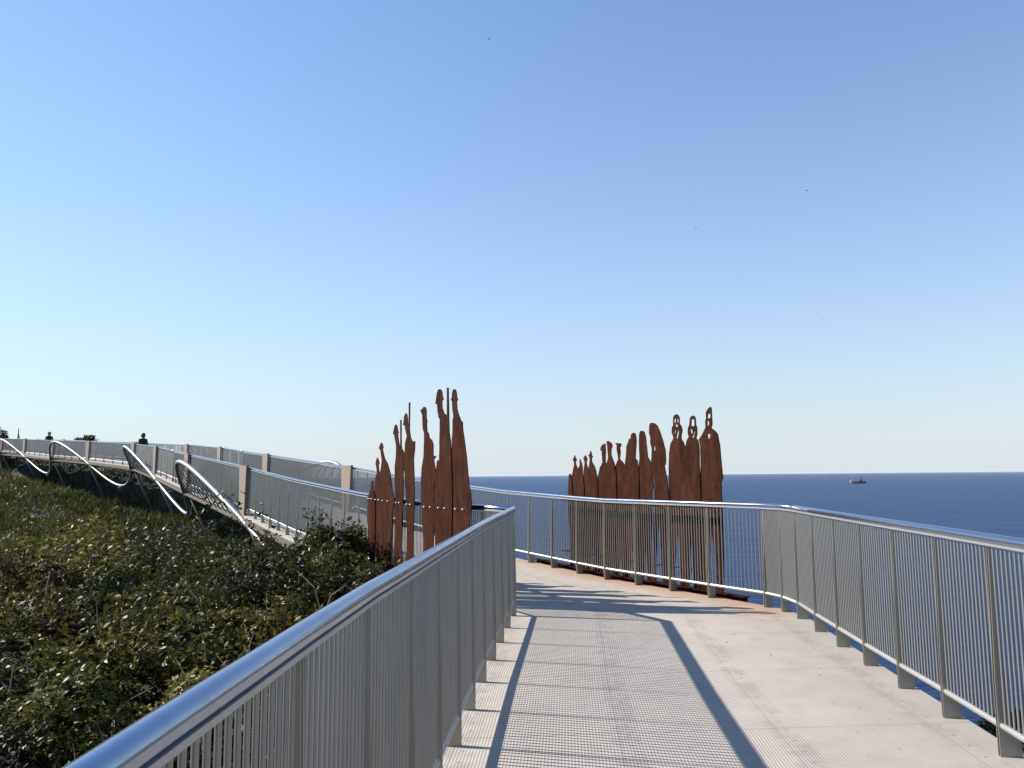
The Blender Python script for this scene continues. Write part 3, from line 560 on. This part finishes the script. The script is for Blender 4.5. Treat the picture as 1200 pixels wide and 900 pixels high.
def leaves(cx, cy, cz, size, colr, per=7, up=1.0, aspect=.42, axd=None):
    """rosettes of pointed leaves at the given centres -> vertices, quads, colours"""
    n = len(cx); N = n*per
    C = np.repeat(np.stack([cx, cy, cz], 1), per, 0); S = np.repeat(size, per) * rng.uniform(.6, 1.25, N)
    ax = rng.normal(size=(n, 3)) * .55; ax[:, 2] += up
    if axd is not None: ax = axd + rng.normal(size=(n, 3))*.28
    ax /= np.linalg.norm(ax, axis=1)[:, None]; AX = np.repeat(ax, per, 0)
    D = rng.normal(size=(N, 3)); D -= (D*AX).sum(1)[:, None]*AX; D /= np.linalg.norm(D, axis=1)[:, None]
    D = D + AX*rng.uniform(-.1, 1.1, N)[:, None]; D /= np.linalg.norm(D, axis=1)[:, None]
    Sd = np.cross(D, AX); Sd /= np.linalg.norm(Sd, axis=1)[:, None]+1e-9
    tw = rng.normal(size=N)*.5; Nn = np.cross(Sd, D); Sd = Sd*np.cos(tw)[:, None] + Nn*np.sin(tw)[:, None]
    w = S*aspect*.5; c0 = C + D*(S*.12)[:, None]
    mid = C + D*(S*.6)[:, None]; tip = C + D*(S*1.1)[:, None] - np.array([0,0,1.])*(S*.12)[:, None]
    P = np.stack([c0, mid + Sd*w[:, None], tip, mid - Sd*w[:, None]], 1).reshape(-1, 3)
    Q = np.arange(N*4).reshape(N, 4)
    colr = np.repeat(colr, per, 0) * rng.uniform(.75, 1.3, (N, 1)); colr = np.repeat(colr, 4, 0)
    return P, Q, colr
PAL = .88*np.array([(.036,.040,.010), (.058,.058,.012), (.100,.088,.014), (.020,.024,.008), (.066,.048,.016), (.130,.115,.022), (.085,.052,.028)])
def pick(X, Y, n):
    a = vnoise(X, Y, 2.6, 21) + .25*vnoise(X, Y, .7, 22); b = vnoise(X, Y, 4.5, 31)
    k = np.zeros(n, int); k = np.where(a > .45, 1, k); k = np.where(a > .68, 2, k); k = np.where((b > .72), 3, k); k = np.where((b < .22) & (Y > 10), 4, k)
    r = rng.uniform(size=n); k = np.where(r > .93, 5, k); k = np.where((r > .90) & (r < .93), 6, k)
    c = PAL[k] * rng.uniform(.7, 1.35, (n, 1)); red = (Y > 44) & (X < -26) & (vnoise(X, Y, 3, 91) > .3); c[red] = np.array([(.085,.036,.024)])*rng.uniform(.5,1.4,(int(red.sum()),1))
    dead = rng.uniform(size=n) > .992; c[dead] = (.30, .27, .20); return c
def scatter(n, ylo, yhi, pxlo, pxhi):
    y = np.exp(rng.uniform(math.log(ylo), math.log(yhi), n)); px = rng.uniform(pxlo, pxhi, n); x = (px-600)/936*y
    return x, y
X, Y = scatter(52000, 1.2, 100, -420, 640)
s, d = sdist(X, Y); keep = (d < -.22) | ((s > 11) & (d < 16))
X, Y = X[keep], Y[keep]; Z = canopy(X, Y); dep = rng.exponential(.13, len(X)); Z = Z - np.minimum(dep, .6) + .02
size = np.clip(.044 + Y*.0036, .05, .34) * rng.uniform(.8, 1.25, len(X))
s, d = sdist(X, Y); dk_z = np.interp(s, SZ[:,0], SZ[:,1]) - .45; k2 = ~((d > -.5) & (d < 3.3) & (Z > dk_z)); X, Y, Z, size = X[k2], Y[k2], Z[k2], size[k2]
P, Q, Cc = leaves(X, Y, Z - .12, size, .8*pick(X, Y, len(X)))
# bushy clumps: each a few leafy lobes
def bush_mass(K, ylo, yhi, pxlo, pxhi, r0, r1, per_b):
    X, Y = scatter(K, ylo, yhi, pxlo, pxhi); s, d = sdist(X, Y); r = rng.uniform(r0, r1, K) + .008*Y
    k = d < np.where(Y > 15, -3.2, -.45) - r; X, Y, r = X[k], Y[k], r[k]; Z = base_h(X, Y)
    out = []
    for x, y, z, rr in zip(X, Y, Z, r):
        tone = PAL[rng.integers(0, len(PAL)-1)]*rng.uniform(.45, 1.6); tone = tone*np.array([1, rng.uniform(.85,1.1), 1])
        nl = rng.integers(5, 11); H = rr*rng.uniform(.85, 1.45)*(1 if y < 13 else .5)
        for j in range(nl):
            a = rng.uniform(0, 2*math.pi); q = rr*.7*math.sqrt(rng.uniform()); lx, ly = x+math.cos(a)*q, y+math.sin(a)*q
            lr = rr*rng.uniform(.28, .5); lz = z + H*(1-.6*(q/rr)**2)*rng.uniform(.7, 1.1) - lr*.5
            n = int(per_b*(lr/rr)**2*1.6); N = rng.normal(size=(n, 3)); N /= np.linalg.norm(N, axis=1)[:, None]; N[:, 2] = np.where(N[:, 2] < -.25, -N[:, 2], N[:, 2])
            rad = lr*rng.uniform(.72, 1.08, n); C = np.stack([lx+N[:,0]*rad, ly+N[:,1]*rad, lz+N[:,2]*rad], 1)
            A = N + np.array([0,0,.5]); sz = np.full(n, np.clip(.034+.0036*y, .04, .30))*rng.uniform(.7, 1.2)
            cc = np.tile(tone*rng.uniform(.8, 1.25), (n, 1))*rng.uniform(.75, 1.3, (n, 1)); out.append((C, sz, cc, A))
    return [np.concatenate([o[i] for o in out]) for i in range(4)]
for args in ((125, 2.2, 32, -380, 560, .40, .85, 420), (90, 9, 60, -380, 420, .7, 1.4, 200)):
    C, sz, cc, A = bush_mass(*args); P2, Q2, C2 = leaves(C[:,0], C[:,1], C[:,2], sz, cc, axd=A)
    Q = np.concatenate([Q, Q2+len(P)]); P = np.concatenate([P, P2]); Cc = np.concatenate([Cc, C2])
tag(npmesh('coastal_scrub', P, Q, M['leaf'], Cc), 'dense low green coastal scrub covering the slope left of the walkway', 'scrub', kind='stuff')
# grassy tufts on the mid slope
X, Y = scatter(90000, 13, 95, -420, 330); s, d = sdist(X, Y); k = (d < 8) & (vnoise(X, Y, 7, 77) + .25*vnoise(X, Y, 1.3, 78) > np.where(Y > 24, .22, .55)); X, Y, d = X[k], Y[k], d[k]
Z = canopy(X, Y) - .05; n = len(X); H_ = rng.uniform(.08, .30, n)*(.6+Y/60); a = rng.uniform(0, 2*math.pi, n); w = H_*.08 + .009*Y/12
lean = rng.normal(size=(n, 2))*.35*H_[:, None]; B = np.stack([X, Y, Z], 1); sd = np.stack([np.cos(a)*w, np.sin(a)*w, np.zeros(n)], 1)
T = B + np.stack([lean[:,0], lean[:,1], H_], 1); Mi = (B+T)/2
P = np.stack([B-sd*.6, B+sd*.6, T+sd*.05, Mi-sd*.7], 1).reshape(-1,3); Q = np.arange(n*4).reshape(n,4)
gc = (np.array([(.050,.062,.012),(.036,.050,.011),(.075,.062,.018)])[rng.integers(0,3,n)]*(.6+.8*vnoise(X, Y, 3.5, 88))[:,None])*rng.uniform(.6,1.2,(n,1))
tag(npmesh('grass', P, Q, M['grassblade'], np.repeat(gc, 4, 0)), 'tufts of wild grass growing among the scrub on the slope', 'grass', kind='stuff')
# cliff scrub below the right railing
n = 14000; X = rng.uniform(3.6, 10.2, n); Y = rng.uniform(4.5, 14.5, n); Z0 = base_h(X, Y); k = Z0 > -8; X, Y = X[k], Y[k]; Z = canopy(X, Y) - rng.exponential(.12, len(X))
P, Q, Cc = leaves(X, Y, Z, np.full(len(X), .075)*rng.uniform(.7,1.3,len(X)), pick(X, Y, len(X)))
tag(npmesh('cliff_scrub', P, Q, M['leaf'], Cc), 'dark scrub on the cliff edge below the near right railing', 'scrub', kind='stuff')
# bare and dead twigs standing out of the scrub
X, Y = scatter(380, 2.2, 22, -200, 520); s, d = sdist(X, Y); k = d < -.5; X, Y = X[k], Y[k]; Z = canopy(X, Y)
mb = MB()
for x, y, z in zip(X, Y, Z):
    h = random.uniform(.12, .42); dx, dy = random.gauss(0,.5)*h, random.gauss(0,.5)*h; r = .0016 + y*.00042
    p0 = Vector((x,y,z-.25)); p1 = Vector((x+dx*.5,y+dy*.5,z+h*.2)); p2 = Vector((x+dx*1.3,y+dy,z+h*.6))
    mb.tube([p0, p1, p2], [r*1.4, r, r*.5], 4, False)
o = mb.build('dry_twigs', M['twig']); tag(o, 'thin pale dry twigs poking out of the coastal scrub', 'twigs', kind='stuff')

# individual shrubs
def shrub(x, y, ztop, rad, height, label, seed, tone, n=900, lsz=.06, group='taller shrubs beside the walkway'):
    g = np.random.default_rng(seed); zb = float(canopy(np.array([x]), np.array([y]))[0]) - .35
    zb = min(zb, ztop - height*.6)
    root = empty('coastal_shrub', Vector((x, y, zb)), label, 'shrub', group)
    st = MB(); tips = []
    nb = 11
    for i in range(nb):
        a = 2*math.pi*i/nb + g.uniform(-.3,.3); rr = rad*g.uniform(.25,.95); hz = (ztop-zb)*g.uniform(.70,.92)*(1-.40*(rr/rad)**2)
        p0 = Vector((x,y,zb-.1)); p1 = Vector((x+math.cos(a)*rr*.45, y+math.sin(a)*rr*.45, zb+hz*.5)); p2 = Vector((x+math.cos(a)*rr, y+math.sin(a)*rr, zb+hz))
        st.tube([p0,p1,p2],[.03,.018,.006],5,False); tips.append((p1,p2))
        for j in range(3):
            q = p1.lerp(p2, g.uniform(.2,.9)); e = q + Vector((g.normal()*.2*rad, g.normal()*.2*rad, abs(g.normal())*.18*rad)); st.tube([q,e],[.01,.004],4,False); tips.append((q,e))
    st.build('stem', M['twig'], root)
    c = []
    for i in range(n):
        a, b = tips[g.integers(len(tips))]; f = g.uniform(.15,1.08); p = a.lerp(b, f); w = .11*rad
        c.append((p.x+g.normal()*w, p.y+g.normal()*w, p.z+g.normal()*w*.8))
    c = np.array(c); k = g.uniform(size=n); base = np.where((k > .75)[:,None], np.array([tone])*1.6, np.array([tone]))*g.uniform(.6,1.4,(n,1))
    P, Q, Cc = leaves(c[:,0]-x, c[:,1]-y, c[:,2]-zb, np.full(n, lsz)*g.uniform(.7,1.3,n), base)
    f = npmesh('foliage', P, Q, M['leaf'], Cc); f.parent = root
    return root
shrub(-2.75, 12.3, 1.22, .85, 1.9, 'upright dark leafy shrub in front of the inner railing left of the rusty soldiers', 1, (.042,.046,.014), 3800, .062)
shrub(-2.3, 10.6, .42, .8, 1.3, 'low dark shrub at the feet of the left group of rusty soldiers', 2, (.024,.027,.010), 2000, .06)
shrub(-5.0, 15.2, .28, 1.2, 1.4, 'rounded olive shrub under the wave tube end beside the inner railing', 3, (.044,.042,.013), 2200, .075)
shrub(-3.9, 12.2, .30, 1.1, 1.3, 'yellow green shrub left of the upright dark shrub', 4, (.060,.056,.014), 2200, .07)
shrub(-3.4, 7.4, .32, .9, 1.3, 'broad leaved bright green shrub close behind the near handrail', 5, (.066,.062,.013), 1100, .062)
shrub(-5.2, 8.3, .28, 1.0, 1.2, 'olive shrub with upright yellow green sprays in the middle of the scrub', 6, (.088,.080,.016), 1000, .075)
shrub(-12.5, 26.0, -.1, 1.2, 1.1, 'brownish shrub below the inclined legs of the bridge', 7, (.050,.040,.016), 900, .11)

# ------------------------------------------------------------------ far left skyline
def far_tree(x, y, zb, h, rad, label, seed):
    g = np.random.default_rng(seed); root = empty('coastal_tree', Vector((x,y,zb)), label, 'tree', 'dark trees on the far headland')
    t = MB(); t.tube([(x,y,zb-.5),(x+.1,y,zb+h*.5),(x+.2,y,zb+h*.8)],[.16,.11,.05],7); t.build('trunk', M['bark'], root, True)
    n = 1400; a = g.uniform(0,2*math.pi,n); r = rad*np.sqrt(g.uniform(0,1,n)); lob = .8+.3*np.sin(a*3+seed)
    zz = zb+h*.35 + (h*.65)*g.uniform(0,1,n)*np.sqrt(np.clip(1-(r/rad)**2,0,1)); px = r*lob*np.cos(a); py = r*lob*np.sin(a)
    P, Q, Cc = leaves(px, py, zz-zb, np.full(n,.30), np.tile((.022,.032,.012),(n,1))*g.uniform(.6,1.4,(n,1)), per=4)
    c = npmesh('crown', P, Q, M['leaf'], Cc); c.parent = root
far_tree(-62.6, 96, 3.0, 5.0, 2.4, 'dark rounded tree at the extreme left edge above the footbridge', 3)
far_tree(-49.6, 93, 3.0, 3.75, 1.5, 'low flat dark tree on the skyline above the second pillar', 5)
far_tree(-53.0, 97, 3.2, 3.4, 1.2, 'small dark tree on the skyline between the two walkers', 6)

def person(loc, facing, label, seed, stride=.28):
    P_ = {'pelvis':(0,0,.95),'chest':(0,.02,1.35),'neck':(0,.02,1.50),'head':(0,.05,1.62),'crown':(0,.05,1.74),
      'hipL':(-.10,0,.90),'kneeL':(-.11,stride*.6,.50),'ankL':(-.11,stride*.55,.08),'toeL':(-.11,stride*.55+.17,.04),
      'hipR':(.10,0,.90),'kneeR':(.11,-stride*.25,.50),'ankR':(.11,-stride,.10),'toeR':(.11,-stride+.16,.04),
      'shL':(-.19,.02,1.43),'elL':(-.25,-.08,1.15),'haL':(-.24,.04,.92),'shR':(.19,.02,1.43),'elR':(.25,.06,1.15),'haR':(.24,.22,.98)}
    rad = {'pelvis':.16,'chest':.17,'neck':.06,'head':.095,'crown':.06,'hipL':.10,'kneeL':.065,'ankL':.045,'toeL':.035,'hipR':.10,'kneeR':.065,'ankR':.045,'toeR':.035,
      'shL':.075,'elL':.05,'haL':.035,'shR':.075,'elR':.05,'haR':.035}
    names = list(P_); E_ = [('pelvis','chest'),('chest','neck'),('neck','head'),('head','crown'),('pelvis','hipL'),('hipL','kneeL'),('kneeL','ankL'),('ankL','toeL'),('pelvis','hipR'),('hipR','kneeR'),('kneeR','ankR'),('ankR','toeR'),
      ('chest','shL'),('shL','elL'),('elL','haL'),('chest','shR'),('shR','elR'),('elR','haR')]
    me = bpy.data.meshes.new('person'); me.from_pydata([P_[k] for k in names], [], [(names.index(a), names.index(b)) for a, b in E_])
    tmp = bpy.data.objects.new('tmp', me); col.objects.link(tmp)
    tmp.modifiers.new('skin','SKIN'); 
    for i, k in enumerate(names): me.skin_vertices[0].data[i].radius = (rad[k], rad[k]*(.72 if k in ('chest','pelvis') else 1)); 
    me.skin_vertices[0].data[0].use_root = True
    tmp.modifiers.new('sub','SUBSURF').levels = 2
    dg = bpy.context.evaluated_depsgraph_get(); m2 = bpy.data.meshes.new_from_object(tmp.evaluated_get(dg)); m2.name = 'person'; bpy.data.objects.remove(tmp)
    m2.materials.clear()
    for q in ('trouser','jacket','skin'): m2.materials.append(M[q])
    for p in m2.polygons: z = p.center.z; p.material_index = 0 if z < .93 and abs(p.center.x) < .2 else (1 if z < 1.52 else 2); p.use_smooth = True
    o = bpy.data.objects.new('person', m2); col.objects.link(o); o.location = loc; o.rotation_euler.z = facing; tag(o, label, 'person')
    bm = bmesh.new(); bmesh.ops.create_icosphere(bm, subdivisions=3, radius=.125)
    for v in bm.verts:
        v.co.y = v.co.y*1.05 - .02; v.co.z *= 1.15
        if v.co.y > .05 and v.co.z < .05: v.co.y = .05
    hm = bpy.data.meshes.new('hair'); bm.to_mesh(hm); bm.free(); hm.materials.append(M['hair']); hm.polygons.foreach_set('use_smooth',[True]*len(hm.polygons))
    h = bpy.data.objects.new('hair', hm); col.objects.link(h); h.parent = o; h.location = (0,.04,1.70)
    return o
p = edge(42.0, 1.0); person(p, A2, 'person in black jacket walking on the bridge where it bends', 1)
p = edge(64.5, 1.1); person(p, A2+2.9, 'person in dark clothes on the far bridge beside the tall thin marker', 2)
# tall thin marker with a slanted fin behind the far bridge
mk = empty('marker_pylon', Vector((-43.6,70,3.0)), 'tall slender grey marker with a slanted fin above the far bridge', 'pylon')
mb = MB(); mb.tube([(-43.6,70,2.8),(-43.6,70,6.1)], [.10,.05], 8); mb.build('pole', M['strut'], mk, True)
mb = MB(); mb.prism([Vector((-43.52,70,5.6)), Vector((-43.5,70,3.6)), Vector((-43.2,70.05,3.6))], Vector((0,1,0)), .05); mb.build('fin', M['strut'], mk)

# ------------------------------------------------------------------ sea and ship
SEA = -31
xs = np.array([-90000,-30000,-9000,-3000,-900,-300,0,300,900,3000,9000,30000,90000.]); ys = np.array([-3000,-500,0,200,500,1000,2500,6000,15000,40000,95000.])
GX, GY = np.meshgrid(xs, ys); V = np.stack([GX.ravel(), GY.ravel(), np.full(GX.size, SEA)], 1); idx = np.arange(GX.size).reshape(GX.shape)
F = np.stack([idx[:-1,:-1].ravel(), idx[:-1,1:].ravel(), idx[1:,1:].ravel(), idx[1:,:-1].ravel()], 1)
tag(npmesh('sea', V, F, M['sea']), kind='structure')
D = 2450; bx = D*.4325; sc = .70
sh = empty('ship', Vector((bx, D, SEA)), 'small dark ship with a tall mast and white bow alone on the horizon', 'ship')
hull = MB(); prof = [(-30,.35),(-27,.9),(-10,1),(12,1),(24,.6),(31,.05)]; vs = []
for x, w in prof:
    for z, k in ((0,.75),(7+ (2.5 if x > 20 or x < -25 else 0),1)):
        for sy in (-1,1): vs.append((bx-x, D+sy*5*w*k, SEA+z))
fs = []
for i in range(len(prof)-1):
    a = i*4; b = a+4; fs += [(a,b,b+2,a+2),(a+1,a+3,b+3,b+1),(a+2,b+2,b+3,a+3),(a,a+1,b+1,b)]
fs += [(0,2,3,1),(20,21,23,22)]; hull.add(vs, fs); hull.build('hull', M['hull'], sh)
dh = MB(); dh.frame((bx+6,D,SEA+10), Vector((1,0,0)), Vector((0,1,0)), UP, 9, 4, 3.2); dh.frame((bx+9,D,SEA+15), Vector((1,0,0)), Vector((0,1,0)), UP, 4, 3.4, 2); dh.build('deckhouse', M['red'], sh)
bw = MB(); bw.frame((bx-30,D,SEA+8), Vector((1,0,0)), Vector((0,1,0)), UP, 7, 3, 4.5); bw.tube([(bx-36,D,SEA+9),(bx-20,D,SEA+17)], 1.2, 8); bw.build('bow_structure', M['white'], sh)
ms = MB(); ms.tube([(bx+10,D,SEA+10),(bx+10,D,SEA+31)], [2.6,1.6], 8); ms.build('mast', M['hull'], sh)
ms = MB(); ms.tube([(bx-8,D,SEA+7),(bx-8,D,SEA+20)], .8, 8); ms.tube([(bx-8,D,SEA+17),(bx-22,D,SEA+24)], .5, 6); ms.build('derrick', M['hull'], sh)

sh.scale = (sc, sc, sc)
# gulls high over the sea
for (x, y, z, rz), lb in zip([(-4, 150, 88.5, .4), (36, 150, 49, 1.2), (58, 150, 56.5, -.5), (60, 150, 31, .9)],
      ['tiny distant gull high near the top middle of the sky', 'tiny distant gull in mid sky above the right group of figures',
       'tiny distant gull high in the right part of the sky', 'tiny distant gull low in the right part of the sky']):
    mb = MB(); c = Vector((x, y, z)); f = Vector((math.cos(rz), math.sin(rz), 0)); s_ = Vector((-f.y, f.x, 0))
    mb.tube([c - f*.22, c - f*.12, c, c + f*.14, c + f*.22], [.015, .045, .06, .045, .012], 8)
    for k in (-1, 1):
        a0, a1, a2 = c + f*.05, c + s_*(.24*k) + UP*.07 + f*.04, c + s_*(.52*k) - UP*.01 - f*.06
        w0, w1 = f*.13, f*.10
        mb.add([a0, a1, a2, a1 - w1, a0 - w0, a0 + UP*.015, a1 + UP*.012], [(0,1,6,5), (1,2,6), (2,3,6), (6,3,4,5), (0,4,3,1), (1,3,2)])
    o = mb.build('bird', M['jacket'], None, origin=c); tag(o, lb, 'bird', 'gulls in the sky')
# leaf litter specks on the deck
mb = MB()
for i in range(60):
    y = random.uniform(2.2, 9.5); x = 2.55 + .085*(y-4) - abs(random.gauss(0,.35)) - .05 if i % 3 else random.uniform(-.1, 2.5)
    a = random.uniform(0, 6.28); l = random.uniform(.006,.016); w = l*.4
    d = Vector((math.cos(a),math.sin(a),0)); e = Vector((-d.y,d.x,0)); c = Vector((x,y,.006))
    mb.add([c-d*l, c+e*w+UP*.004, c+d*l+UP*.006, c-e*w], [(0,1,2),(0,2,3)])
tag(mb.build('leaf_litter', M['soil']), 'scattered dry leaf specks lying on the pale deck', 'leaf litter', kind='stuff')

# ------------------------------------------------------------------ light, sky, camera
SUN_EL, SX, SY = R(35), -1.65, .43
az = math.atan2(SX, SY)                     # from +Y towards +X
L = bpy.data.lights.new('sun', 'SUN'); L.energy = 5.0; L.angle = R(.53); L.color = (1, .935, .84)
so = bpy.data.objects.new('sun', L); col.objects.link(so)
dirv = Vector((math.sin(az)*math.cos(SUN_EL), math.cos(az)*math.cos(SUN_EL), math.sin(SUN_EL)))
so.rotation_euler = dirv.to_track_quat('Z', 'Y').to_euler()
w = bpy.data.worlds.new('World'); scene.world = w; w.use_nodes = True; nt = w.node_tree
sky = nt.nodes.new('ShaderNodeTexSky'); sky.sky_type = 'NISHITA'; sky.sun_disc = False; sky.sun_elevation = SUN_EL; sky.sun_rotation = az
sky.altitude = 1500; sky.air_density = 1.7; sky.dust_density = 0; sky.ozone_density = 3.0
bg = nt.nodes['Background']; tint = nt.nodes.new('ShaderNodeMix'); tint.data_type = 'RGBA'; tint.blend_type = 'MULTIPLY'; tint.inputs[0].default_value = 1; tint.inputs[7].default_value = (.96/.13, 1.11/.13, 1.38/.13, 1)
sc_ = nt.nodes.new('ShaderNodeMix'); sc_.data_type = 'RGBA'; sc_.blend_type = 'MULTIPLY'; sc_.inputs[0].default_value = 1; sc_.inputs[7].default_value = (.13, .13, .13, 1)
gm_ = nt.nodes.new('ShaderNodeGamma'); gm_.inputs[1].default_value = .93
nt.links.new(sky.outputs[0], sc_.inputs[6]); nt.links.new(sc_.outputs[2], gm_.inputs[0]); nt.links.new(gm_.outputs[0], tint.inputs[6])
# marine haze thickening towards the horizon, all the way round
tc = nt.nodes.new('ShaderNodeTexCoord'); sx = nt.nodes.new('ShaderNodeSeparateXYZ'); nt.links.new(tc.outputs['Generated'], sx.inputs[0])
def wm(op, a, b):
    x = nt.nodes.new('ShaderNodeMath'); x.operation = op
    for i, q in enumerate((a, b)):
        if isinstance(q, (int, float)): x.inputs[i].default_value = q
        elif q is not None: nt.links.new(q, x.inputs[i])
    return x.outputs[0]
hz = wm('MULTIPLY', wm('EXPONENT', wm('MULTIPLY', wm('MAXIMUM', sx.outputs[2], 0.), -1/.2), None), .9)
hm = nt.nodes.new('ShaderNodeMix'); hm.data_type = 'RGBA'; nt.links.new(hz, hm.inputs[0]); nt.links.new(tint.outputs[2], hm.inputs[6]); hm.inputs[7].default_value = (.675/.13, .755/.13, .85/.13, 1)
nt.links.new(hm.outputs[2], bg.inputs[0]); bg.inputs[1].default_value = .065

cam = bpy.data.cameras.new('camera'); co = bpy.data.objects.new('camera', cam); col.objects.link(co); scene.camera = co
cam.sensor_width = 36; cam.lens = 930/1200*36; cam.clip_start = .05; cam.clip_end = 200000
P_ = math.atan(107.4/930); rl_ = R(.5)
fw = Vector((0, math.cos(P_), math.sin(P_))); u0 = Vector((0, -math.sin(P_), math.cos(P_))); r0 = Vector((1,0,0))
rt = r0*math.cos(rl_) - u0*math.sin(rl_); up = r0*math.sin(rl_) + u0*math.cos(rl_)
Mx = Matrix((rt, up, -fw)).transposed().to_4x4(); Mx.translation = (0,0,1.57); co.matrix_world = Mx
scene.view_settings.view_transform = 'Standard'; scene.view_settings.look = 'None'; scene.view_settings.exposure = 1.0; scene.view_settings.gamma = 1
scene.render.engine = 'CYCLES'; scene.render.resolution_x = 1024; scene.render.resolution_y = 768
for o in bpy.data.objects:
    if '_o' in o: del o['_o']

# even marine air
bm = bmesh.new(); bmesh.ops.create_cube(bm, size=1.0)
for v in bm.verts: v.co = Vector((v.co.x*184000, 46000 + v.co.y*103000, -46 if v.co.z < 0 else 16))
me = bpy.data.meshes.new('haze'); bm.to_mesh(me); bm.free()
hm_ = bpy.data.materials.new('sea_air'); hm_.use_nodes = True; n_ = hm_.node_tree; n_.nodes.remove(n_.nodes['Principled BSDF'])
pv = n_.nodes.new('ShaderNodeVolumePrincipled'); pv.inputs['Color'].default_value = (.80, .88, 1, 1); pv.inputs['Density'].default_value = 1.1e-5; pv.inputs['Anisotropy'].default_value = .0
n_.links.new(pv.outputs[0], n_.nodes['Material Output'].inputs['Volume']); me.materials.append(hm_)
ho = bpy.data.objects.new('haze', me); col.objects.link(ho); ho['kind'] = 'stuff'; ho['label'] = 'thin even sea haze softening the far water and horizon'
